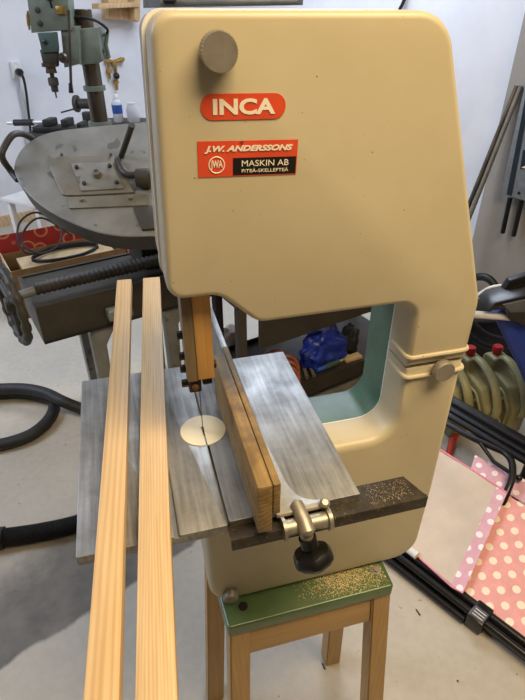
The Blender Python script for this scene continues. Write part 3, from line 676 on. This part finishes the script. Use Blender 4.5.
# ================================================================== hoses on the floor
def onF(pts, z): return [atZ(x, y, z) for x, y in pts]
b = NB(); tube(b, smooth_path(onF([(-30,398),(0,394),(20,393),(40,396),(54,403),(50,418),(34,433),(12,442),(-25,450)], .026), 9), .025, 14); tag(obj('vacuum_hose', b, M['rubber']), 'smooth black hose looping back on the floor at the left', 'hose')
b = NB(); pA = [atZ(x,y,z) for x,y,z in ((-30,392,.08),(0,389,.08),(25,389,.08),(45,393,.08),(62,401,.075),(74,406,.05),(88,411,.028),(110,416,.026),(150,427,.026),(185,433,.026),(215,430,.026))]
tube(b, smooth_path(pA, 8), .025, 14); tag(obj('vacuum_hose', b, M['rubber']), 'smooth black hose running under the saw table, lying over the loop', 'hose')
b = NB(); pp = smooth_path(onF([(-30,541),(0,538),(30,534),(60,528),(90,520),(130,508),(165,494),(195,478),(215,458)], .034), 12)
fine = []
for a_, c_ in zip(pp, pp[1:]):
    for k in range(3): fine.append(a_.lerp(c_, k/3))
tube(b, fine, [.031 if k % 2 else .027 for k in range(len(fine))], 16)
HS = thing('ribbed_hose', fine[len(fine)//2]-ZUP*.034, 'ribbed black suction hose with a thick cuff, on the floor under the saw table', 'hose')
obj('hose_tube', b, M['rubber'], HS)
b = NB(); pc = onF([(-25,541),(4,537.5)], .036); tube(b, [pc[0], pc[1]], .0355, 18); obj('hose_cuff', b, M['rubber'], HS)

# ================================================================== steel bench seen through the throat
Bq = atZ(283,391,.135)
SB = thing('steel_bench', (Bq.x,Bq.y,0), 'dark steel bench with a loaded lower shelf, seen through the saw throat', 'bench')
def bl(u, w, z): return Vector((Bq.x,Bq.y,0))+BU*u+BW*w+ZUP*z
def bbox(bm, lo, hi, bev=0):
    T = Matrix(((BU.x,BW.x,0,Bq.x),(BU.y,BW.y,0,Bq.y),(0,0,1,0),(0,0,0,1))); return box(bm, lo, hi, bev, T)
b = NB(); bbox(b, (-.12,0,.105), (.74,.42,.112)); bbox(b, (-.12,-.006,.06), (.74,0,.135)); bbox(b, (-.12,.42,.06), (.74,.426,.135)); SF = obj('lower_shelf', b, M['bench'], SB)
zap = onplane(315,331,bl(0,.036,0),BW).z
ub = lambda x: (onplane(x,360,bl(0,0,0),BW)-bl(0,0,0)).dot(BU)
b = NB(); bbox(b, (ub(240)-.02,-.01,.60), (.75,.46,.64), .004); bbox(b, (-.09,.036,zap), (.70,.05,.6)); obj('bench_top', b, M['bench'], SB)
for u, w in ((ub(240),.001), (.70,.001), (ub(253),.30), (.70,.39)):
    b = NB(); bbox(b, (u,w,0), (u+.035,w+.035,.60), .003); obj('leg', b, M['bench'], SB)
def blob(bm, P, s, amp, seed, rot=0):
    rnd = random.Random(seed); ph = [rnd.uniform(0,6.3) for _ in range(6)]
    r = bmesh.ops.create_icosphere(bm, subdivisions=4, radius=1)
    Rm = Matrix.Rotation(rot, 3, 'Z')
    for v in r['verts']:
        c = v.co.copy(); n = 1+amp*(math.sin(5*c.x+ph[0])*math.sin(6*c.y+ph[1])+.6*math.sin(11*c.z+ph[2]+3*c.x)+.5*math.sin(13*c.y+ph[3]+2*c.z))
        c *= n; c = Vector((c.x*s[0], c.y*s[1], max(c.z,-.55)*s[2])); v.co = Rm @ c+P
zsf = .112
def onS(x, y, z=0): return atZ(x, y, zsf+z)
b = NB(); blob(b, onS(322,361)+ZUP*.062, (.12,.08,.11), .13, 3, .4); tag(obj('plastic_bag', b, M['blue_bag']), 'crumpled shiny blue plastic bag on the bench shelf', 'bag')
b = NB(); blob(b, onS(348,350)+ZUP*.055, (.05,.045,.09), .10, 8, .9); tag(obj('tool_pouch', b, M['rubber']), 'black pouch right of the blue bag on the bench shelf', 'pouch')
# pair of leather gloves: folded cuffs
GL = thing('leather_glove', onS(292,379), 'orange-brown leather glove rolled up left of the blue bag', 'glove')
g0 = onS(292,379)
b = NB()
for k in range(4):
    c = g0+BU*(-.015*k)+ZUP*(.05); rr_ = .05-.008*k
    tube(b, [c+BW*(.0)+(BU*math.cos(t)*.6+ZUP*math.sin(t))*rr_+BW*(.05*math.sin(t*.5)-.03*k) for t in [2*math.pi*q/28 for q in range(28)]], .010, 8, True)
obj('glove_cuff', b, M['leather'], GL)
b = NB(); blob(b, g0+BW*.07+BU*-.06+ZUP*.055, (.085,.06,.07), .08, 21, .5); obj('glove_palm', b, M['leather'], GL)
b = NB(); tube(b, [onS(325,367,.02), onS(338,361,.022)], [.016,.018], 14); bt = thing('spray_can', onS(333,364), 'small teal spray can lying on the bench shelf', 'can'); obj('can_body', b, M['drill_teal'], bt)
b = NB(); tube(b, [onS(317,370.5,.02), onS(325,367,.02)], [.011,.014], 12); obj('can_cap', b, M['blue_label'], bt)
for k, (x0,y0,x1,y1) in enumerate(((308,362,314,376),(303,364,307,378))):
    b = NB(); tube(b, [onS(x0,y0,.012+.0*k), onS(x1,y1,.012)], .009, 10); tag(obj('chisel_handle', b, M['machine_light']), ['grey tool handle beside the teal can on the bench shelf','grey tool handle nearest the rolled leather glove'][k], 'tool')
b = NB(); box(b, (-.035,-.02,0), (.035,.02,.022), .004, Matrix.Translation(onS(340,359,.0005)) @ Matrix.Rotation(.5,4,'Z')); tag(obj('paper_packet', b, M['paper']), 'small white packet lying in front of the black pouch', 'packet')
b = NB(); box(b, (-.045,-.02,0), (.045,.02,.016), .003, Matrix.Translation(onS(352,359,.0005)) @ Matrix.Rotation(.2,4,'Z')); tag(obj('wood_offcut', b, M['ply']), 'pale wood offcut at the right end of the bench shelf', 'offcut')
# bag behind the bench legs
b = NB(); blob(b, atZ(231,358,0)+ZUP*.06, (.08,.08,.11), .10, 14); tag(obj('cloth_bundle', b, M['lining']), 'pale striped cloth bundle on the floor behind the bench legs', 'cloth')

# ================================================================== right: folded camp bed with pink dotted cloth
zN, zF = .035, .24
n0, n1 = atZ(360,528,zN), atZ(540,668,zN); f0, f1 = atZ(410,384,zF), atZ(545,462,zF)
FP = n0.copy(); FN = (n1-n0).cross(f1-n0).normalized()
if FN.z < 0: FN = -FN
def onC(x, y, h=0): return onplane(x, y, FP+FN*h, FN)
CB2 = thing('folded_camp_bed', Vector(((n0.x+n1.x)/2,(n0.y+n1.y)/2,0)), 'folded camp bed with black tubes and pink polka-dot cloth, on the floor at the right', 'camp bed')
dn = (n1-n0).normalized(); ds = Vector((-dn.y, dn.x, 0))
if ds.y < 0: ds = -ds
for k, (o_, zz, r) in enumerate(((-.016,.016,.013),(.014,.017,.013),(.044,.016,.012),(.0,.043,.012),(.03,.044,.012))):
    b = NB(); e = n1 if k not in (0,) else n0.lerp(n1,.66)
    A_ = Vector((n0.x,n0.y,zz))+ds*o_; E_ = Vector((e.x,e.y,zz))+ds*o_
    tube(b, [A_, E_], r, 12); obj('frame_tube', b, M['black_paint'], CB2)
df = (f1-f0).normalized(); dfs = Vector((-df.y, df.x, 0))
if dfs.y < 0: dfs = -dfs
for k, (o_, zz, r) in enumerate(((-.045,.0,.013),(-.018,.006,.013),(.012,.0,.013),(.04,.004,.014),(.0,.028,.013))):
    b = NB(); tube(b, [f0+dfs*o_+ZUP*zz, f1+dfs*o_+ZUP*zz], r, 12); obj('frame_tube', b, M['black_paint'], CB2)
for q in (f0.lerp(f1,.2), f0.lerp(f1,.92)):
    b = NB(); tube(b, [q, Vector((q.x,q.y,.01))], .013, 10); obj('frame_foot', b, M['black_paint'], CB2)
b = NB(); tube(b, smooth_path([onC(440,419,.0), onC(465,434,.005), onC(490,446,.01), onC(505,453,.012), onC(512,463,.014), onC(512,478,.012), onC(507,492,.006), onC(502,505,-.012)], 6), .0115, 12); obj('frame_bow', b, M['black_paint'], CB2)
b = NB(); tube(b, [onC(480,443,.02), onC(494,462,.0), onC(518,478,.0)], .007, 10); bmesh.ops.create_uvsphere(b, u_segments=10, v_segments=8, radius=.011, matrix=Matrix.Translation(onC(519,478))); obj('frame_strut', b, M['black_paint'], CB2)
def cloth(name, px, h, t, m, parent, sag=.0, N=14):
    """four pixel corners (a,b,c,d) give a thick quad of cloth with metric UV"""
    P = [onC(x, y, h) for x, y in px]; bm = NB(); uv = bm.loops.layers.uv.new('UVMap')
    ex = (P[1]-P[0]).normalized(); ey = FN.cross(ex).normalized(); V = {}
    for s in (0, 1):
        for i in range(N+1):
            for j in range(N+1):
                u, v = i/N, j/N; p = P[0].lerp(P[1],u).lerp(P[3].lerp(P[2],u), v)
                w = sag*math.sin(math.pi*u)*math.sin(math.pi*v)+sag*.25*math.sin(7*u+3*v)
                V[s,i,j] = bm.verts.new(p-FN*(w+t*s))
    def q(a, b_, c, d): bm.faces.new([V[k] for k in (a,b_,c,d)])
    for i in range(N):
        for j in range(N):
            q((0,i,j),(0,i+1,j),(0,i+1,j+1),(0,i,j+1)); q((1,i,j),(1,i,j+1),(1,i+1,j+1),(1,i+1,j))
    for i in range(N):
        q((0,i,0),(1,i,0),(1,i+1,0),(0,i+1,0)); q((0,i,N),(0,i+1,N),(1,i+1,N),(1,i,N))
        q((0,0,i),(0,0,i+1),(1,0,i+1),(1,0,i)); q((0,N,i),(1,N,i),(1,N,i+1),(0,N,i+1))
    for f in bm.faces:
        for l in f.loops:
            d = l.vert.co-P[0]; l[uv].uv = (d.dot(ex), d.dot(ey))
    return obj(name, bm, m, parent)
pk = cloth('dotted_cloth', [(503,492),(590,545),(560,672),(461,588)], -.002, .004, M['dots'], CB2, .008)
wp = cloth('cloth_flap', [(425,440),(497,486),(452,585),(385,527)], .016, .004, M['lining'], CB2, .006)
cloth('flap_border', [(497,486),(507,493),(463,593),(451,585)], .0168, .005, M['dots_lilac'], wp, .001, 8)
b = NB(); tube(b, [onC(425,440,.016), onC(497,486,.016), onC(507,493,.016)], .0035, 8); obj('flap_piping', b, M['pink_edge'], wp)
b = NB(); tube(b, [onC(385,527,.016), onC(452,587,.014), onC(463,593,.014)], .003, 8); obj('flap_piping', b, M['pink_edge'], wp)
cloth('rolled_cloth', [(475,455),(530,482),(528,505),(470,471)], -.02, .004, M['dots_lilac'], CB2, .004, 8)
b = NB(); tube(b, [onC(402,544,.022), onC(417,556,.022)], .0125, 12); obj('frame_sleeve', b, M['white_plastic'], CB2)
b = NB(); c = Vector((n0.lerp(n1,.70).x, n0.lerp(n1,.70).y, .03)); T = Matrix.Translation(c) @ Matrix.Rotation(math.atan2(dn.y,dn.x),4,'Z')
box(b, (-.022,-.024,-.022), (.026,.044,.030), .005, T); jt = obj('frame_joint', b, M['black_plastic'], CB2)
b = NB(); box(b, (-.018,-.018,.0300), (.022,.018,.0308), 0, T); obj('joint_label', b, M['grey_plastic'], jt)
for k in range(3):
    b = NB(); box(b, (-.014,-.012+.010*k,.0309), (.018,-.0098+.010*k,.0313), 0, T); obj('label_print', b, M['white_plastic'], jt)
b = NB(); tube(b, smooth_path(onF([(462,428),(455,436),(451,446),(449,458),(452,480),(470,510)], .014), 8), .0135, 12); tag(obj('red_hose', b, M['red_hose']), 'red hose curving on the floor behind the camp bed', 'hose')

# jerrycans in a row
def jerrycan():
    t = thing('jerrycan', (0,0,0), 'jerrycan', 'jerrycan', 'olive jerrycans in a row')
    ORI[t.name] = Vector((0,0,0)); d = .078
    o_ = rpoly([(0,0,.02),(.235,0,.03),(.24,.14,.04),(.18,.215,.04),(.085,.235,.015),(.075,.285,.012),(.0,.285,.03)])
    b = NB(); prism(b, [(p.x,-d/2,p.y) for p in o_], (0,d,0), .014, 3, True); bo = obj('can_body', b, M['olive'], t)
    for s in (-1,1):
        b = NB(); y = s*(d/2+.0005)
        tube(b, [(p.x,y,p.y) for p in rpoly([(.03,.03,.02),(.21,.03,.02),(.21,.13,.03),(.165,.185,.03),(.03,.2,.02)])], .006, 8, True)
        tube(b, [(.04,y,.04),(.18,y,.16)], .007, 8); tube(b, [(.04,y,.18),(.20,y,.04)], .007, 8)
        obj('pressed_rib', b, M['olive'], bo)
    b = NB(); tube(b, smooth_path([(.055,0,.262),(.085,0,.292),(.14,0,.284),(.205,0,.246),(.246,0,.18),(.254,0,.13),(.232,0,.10)], 6), .0125, 12)
    for v in b.verts: v.co.y *= 1.5
    obj('carry_handle', b, M['olive'], t)
    b = NB(); lathe(b, [(.017,0),(.017,.012),(.021,.013),(.021,.034),(.018,.038),(0,.038)], (.035,0,.283), (0,0,1), 20, lambda k: 1 if k % 2 else .96); obj('screw_cap', b, M['red_cap'], t)
    return t
JC = jerrycan()
JD = -az(-18); JA = math.atan2(JD.y, JD.x)
JL = ['olive jerrycan mostly hidden by the cream saw, leftmost of its row', 'olive jerrycan in the middle of its row, its red cap close to the saw edge', 'olive jerrycan under the blue tub, rightmost of its row']
for k, (x, y) in enumerate(((444,350),(471,349),(498,348))):
    o = JC if k == 0 else dup(JC, (0,0,0), 0, '')
    p = atZ(x, y, .31)-JD*.035; o.location = (p.x, p.y, 0); o.rotation_euler.z = JA; o['label'] = JL[k]

# blue tub with black lid
BT_d = 1.5
BT = thing('storage_tub', atZ(580,455,0), 'blue plastic tub with an angular black lid, at the right edge', 'tub')
b = NB(); slab(b, [(496,318),(515,316),(600,312),(690,320),(660,470),(570,474),(556,455),(523,374)], BT_d, .066, .02, True); obj('tub_body', b, M['blue_plastic'], BT)
b = NB(); slab(b, [(488,310),(496,303),(530,295),(600,290),(700,297),(700,328),(600,327),(524,326),(510,321),(506,310)], BT_d-.03, .10, .008, True); ld = obj('tub_lid', b, M['black_plastic'], BT)
b = NB(); slab(b, [(503,305),(530,299),(560,297),(560,311),(511,313)], BT_d-.036, .02, .003); obj('lid_panel', b, M['grey_plastic'], ld)
b = NB(); slab(b, [(503,291),(510,281),(540,272),(600,268),(600,288),(540,286),(520,290)], BT_d+.035, .035, .010, True); obj('lid_grip', b, M['black_plastic'], ld)
b = NB(); tube(b, [atF(440,312,BT_d+.0), atF(510,317,BT_d-.0)], .0125, 14); obj('steel_tube', b, M['chrome'], BT)
b = NB(); tube(b, smooth_path([atF(470,301,BT_d+.26), atF(482,292,BT_d+.26), atF(492,287,BT_d+.25), atF(505,285.5,BT_d+.24), atF(520,286,BT_d+.24)], 6), .006, 10); tag(obj('white_cable', b, M['white_plastic']), 'thin white cable bent behind the black lid', 'cable')
b = NB(); tube(b, smooth_path([onR(462,300,.3), onR(472,280,.3), onR(484,277,.3), onR(493,283,.3), onR(497,295,.3), onR(500,330,.3)], 7), .022, 10); tag(obj('cable_loop', b, M['cable']), 'black hose loop against the wall behind the blue tub', 'hose')
for k, (x, y, l) in enumerate(((478,345,'black cable sagging lowest behind the olive jerrycans'),(484,336,'black cable sagging behind the steel tube, above the lowest one'))):
    b = NB(); tube(b, smooth_path([atF(x-40,y-45,2.0), atF(x-12,y-14,2.0), atF(x+6,y,2.0), atF(x+35,y+6,2.0)], 6), .012, 10); tag(obj('black_cable', b, M['cable']), l, 'cable')
# dark chest on the floor behind the jerrycans
b = NB(); c = atF(440,318,2.15); T = Matrix.Translation((c.x,c.y,0)) @ Matrix.Rotation(math.atan2(RT.y,RT.x),4,'Z')
box(b, (0,0,0), (.62,.25,c.z-.02), .02, T); tag(obj('dark_chest', b, M['black_plastic']), 'dark chest in shadow behind the olive jerrycans', 'chest')

# ================================================================== grey box hung on the pillar, two steel rods
PIL = .12
TBX = thing('wall_toolbox', onR(515,150,PIL), 'grey wall-hung metal box with a dark stripe, on the pillar at the right edge', 'box')
b = NB(); prism(b, [onR(x,y,PIL+.09) for x,y in ((526,78),(640,62),(640,236),(500,193.5))], WL*.089, .006, 2); tb = obj('box_body', b, M['toolbox'], TBX)
b = NB(); prism(b, [onR(x,y,PIL+.092) for x,y in ((529,78),(534,77),(511.5,196),(506.5,194.5))], WL*.003); obj('box_stripe', b, M['navy'], tb)
b = NB(); prism(b, [onR(x,y,PIL+.092) for x,y in ((523,150),(560,150),(556,172),(520,169))], WL*.003); np_ = obj('name_panel', b, M['navy'], tb)
p_ = onR(521.3,167.5,PIL+.0925)
obj('lettering', text_bm('Zi', p_, WR*-1, ZUP, (onR(522.8,155,PIL+.09)-p_).length*.85, .10, .001, .25), M['white_print'], np_)
b = NB(); lathe(b, [(.008,0),(.008,.003),(0,.004)], onR(519,193,PIL+.0905), -WL, 12); obj('box_rivet', b, M['sticker_black'], tb)
for q in (((510,198),(502.5,233)), ((521.5,201),(513.5,236))):
    b = NB(); tube(b, [onR(*q[0],PIL+.05), onR(*q[1],PIL+.05)], .013, 10); obj('hanging_rod', b, M['black_paint'], TBX)
for k, (a_, c_, m_, l) in enumerate((((521,86),(462,236),M['machine_light'],'long steel rod leaning on the pillar, the right of two'), ((517,86),(458,232),M['column'],'long steel rod leaning on the pillar, the left of two'))):
    b = NB(); A_ = onR(*a_, PIL+.012); C_ = onR(*c_, PIL+.2)
    d = (C_-A_); G_ = A_+d*((A_.z-.006)/-d.z)
    tube(b, [A_, G_], .0125, 12); tag(obj('steel_rod', b, m_), l, 'rod', 'steel rods leaning on the pillar')

# litter
for k, (x, y, x1, y1, l) in enumerate(((416,609,420,615,'thin dark wood splinter on the floor right of the stand'),(457,680,458.5,681.5,'dark crumb on the floor near the bottom right'),(322,663,325,669,'thin dark splinter on the floor between the stand legs'))):
    b = NB(); tube(b, [atZ(x,y,.0025), atZ(x1,y1,.0025)], [.0016,.0024], 6); tag(obj('splinter', b, M['burn']), l, 'splinter')

# ================================================================== room shell
corner = CAM + WR*4.49 + WL*3.0; corner.z = 0
Lx, Ly = 7.2, 7.4
def rm(a, c): v = corner - WL*a - WR*c; return Vector((v.x, v.y, 0))
def wallbox(name, a0, a1, c0, c1, z0, z1, m):
    b = NB(); P = [rm(a0,c0), rm(a1,c0), rm(a1,c1), rm(a0,c1)]
    prism(b, [p+ZUP*z0 for p in P], ZUP*(z1-z0)); return struct(name, b, m)
CH = 2.65
# floor with a darker worn strip and paint patches
m, nt, bs = nodes('worn concrete'); bs.inputs['Roughness'].default_value = .55
n1_ = noise(nt, 2.2, detail=8, rough=.65); n2_ = noise(nt, 38, detail=4)
r1 = ramp(nt, n1_.outputs['Fac'], [(.3, srgb((162,154,140))), (.7, srgb((190,181,164)))])
r2 = ramp(nt, n2_.outputs['Fac'], [(.35, srgb((174,166,152))), (.6, srgb((186,178,163)))])
c_ = mixc(nt, .5, r1.outputs['Color'], r2.outputs['Color'])
fa, fb = atZ(0,672,0), atZ(92,612,0); fd = (fb-fa).normalized()
fn = Vector((-fd.y, fd.x, 0))
if (atZ(0,590,0)-fa).dot(fn) < 0: fn = -fn
wid = (atZ(20,585,0)-fa).dot(fn)
FLOOR_C = (rm(-.1,-.1)+rm(Lx,Ly))/2
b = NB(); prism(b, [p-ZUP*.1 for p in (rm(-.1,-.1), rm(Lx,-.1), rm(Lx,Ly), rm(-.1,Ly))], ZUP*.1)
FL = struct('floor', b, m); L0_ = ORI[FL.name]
tc = nt.nodes.new('ShaderNodeTexCoord')
def vmath(op, a_, c2_):
    q = nt.nodes.new('ShaderNodeVectorMath'); q.operation = op
    for i, v in enumerate((a_, c2_)):
        if hasattr(v, 'is_output'): nt.links.new(v, q.inputs[i])
        else: q.inputs[i].default_value = v
    return q
def fmath(op, a_, c2_):
    q = nt.nodes.new('ShaderNodeMath'); q.operation = op
    for i, v in enumerate((a_, c2_)):
        if hasattr(v, 'is_output'): nt.links.new(v, q.inputs[i])
        else: q.inputs[i].default_value = v
    return q.outputs[0]
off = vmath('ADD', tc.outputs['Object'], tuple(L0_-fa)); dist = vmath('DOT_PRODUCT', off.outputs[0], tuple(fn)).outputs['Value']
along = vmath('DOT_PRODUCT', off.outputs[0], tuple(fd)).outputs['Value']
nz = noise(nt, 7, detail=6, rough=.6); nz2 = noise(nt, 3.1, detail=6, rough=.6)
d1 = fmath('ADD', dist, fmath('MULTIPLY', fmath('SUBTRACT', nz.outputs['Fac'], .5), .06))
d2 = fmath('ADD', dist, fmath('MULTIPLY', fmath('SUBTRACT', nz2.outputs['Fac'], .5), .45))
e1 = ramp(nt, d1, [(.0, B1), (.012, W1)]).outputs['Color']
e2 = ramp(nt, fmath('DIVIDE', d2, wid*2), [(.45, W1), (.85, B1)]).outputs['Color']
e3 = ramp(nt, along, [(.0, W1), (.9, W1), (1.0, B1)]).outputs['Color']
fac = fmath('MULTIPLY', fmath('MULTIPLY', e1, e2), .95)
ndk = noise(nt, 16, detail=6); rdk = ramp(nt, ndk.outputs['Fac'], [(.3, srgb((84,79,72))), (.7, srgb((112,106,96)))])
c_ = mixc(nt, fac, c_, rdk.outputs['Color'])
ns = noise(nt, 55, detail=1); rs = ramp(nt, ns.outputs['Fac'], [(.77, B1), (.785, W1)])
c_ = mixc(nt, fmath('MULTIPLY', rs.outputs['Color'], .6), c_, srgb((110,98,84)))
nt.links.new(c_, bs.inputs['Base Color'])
bp = nt.nodes.new('ShaderNodeBump'); bp.inputs['Strength'].default_value = .15; bp.inputs['Distance'].default_value = .004
nt.links.new(n2_.outputs['Fac'], bp.inputs['Height']); nt.links.new(bp.outputs['Normal'], bs.inputs['Normal'])

wallbox('wall_back', -.1, Lx, -.1, 0, 0, CH, M['wall'])
wallbox('wall_right', -.1, 0, 0, Ly, 0, CH, M['wall'])
M['wall_dim'] = mat('brown grey wall', (112,104,94), (104,97,88), scale=4, rough=.9)
wallbox('wall_front', -.1, Lx, Ly, Ly+.1, 0, CH, M['wall_dim'])
wallbox('wall_left', Lx, Lx+.1, 0, Ly, 0, CH, M['wall_dim'])
wallbox('ceiling', -.1, Lx+.1, -.1, Ly+.1, CH, CH+.1, M['ceiling'])
wallbox('baseboard_back', .02, Lx, 0, .018, 0, .085, M['skirting'])
# pillar standing out of the right wall
pe = onR(500,120,PIL); pc_ = (corner-pe).dot(WR)
wallbox('wall_pillar', 0, PIL, pc_, pc_+1.3, 0, CH, M['wall_grey'])

# ------------------------------------------------------------------ light: cool lights over the far side, one added for the table plate, a warm one over the saw
def area(name, P, aim, sx, sy, power, col):
    l = bpy.data.lights.new(name, 'AREA'); l.shape = 'RECTANGLE'; l.size = sx; l.size_y = sy; l.energy = power; l.color = col
    o = bpy.data.objects.new(name, l); COL.objects.link(o); o.location = P
    o.rotation_euler = (Vector(aim)-Vector(P)).to_track_quat('-Z', 'Y').to_euler(); return o
area('cool_ceiling_light', rm(4.6,1.5)+ZUP*(CH-.05), rm(4.6,1.5), 2.2, 1.2, 74, (.69,.79,1))
area('cool_ceiling_light', Vector((.95,2.6,CH-.05)), Vector((.95,2.6,0)), 1.2, 1.5, 50, (.77,.86,1))  # unseen lamp added for a bright reflection in the right table plate
wp_ = CAM+RT*.70+FH*.10; area('ceiling_lamp', (wp_.x,wp_.y,CH-.05), (wp_.x,wp_.y+.05,0), 1.3, .7, 44, (1,.77,.46))
w = bpy.data.worlds.new('room'); SC.world = w; w.use_nodes = True
w.node_tree.nodes['Background'].inputs[0].default_value = (.9,.95,1,1); w.node_tree.nodes['Background'].inputs[1].default_value = .08

cd = bpy.data.cameras.new('camera'); cam = bpy.data.objects.new('camera', cd); COL.objects.link(cam)
cd.sensor_fit = 'VERTICAL'; cd.sensor_height = 36; cd.lens = 36*FPX/700; cd.clip_start = .02
Mx = Matrix.Identity(4)
for i, v in enumerate((RT, UP, -FW)):
    for k in range(3): Mx[k][i] = v[k]
Mx.translation = CAM; cam.matrix_world = Mx; SC.camera = cam
SC.view_settings.view_transform = 'Standard'; SC.view_settings.look = 'None'; SC.view_settings.gamma = 1
SC.view_settings.use_curve_mapping = False; SC.view_settings.exposure = .3

# turn the whole place so that the walls lie along the world axes
bpy.context.view_layer.update()
RZ = Matrix.Rotation(-math.atan2(WL.y, WL.x), 4, 'Z')
for o in list(SC.objects):
    if o.parent is None: o.matrix_world = RZ @ o.matrix_world
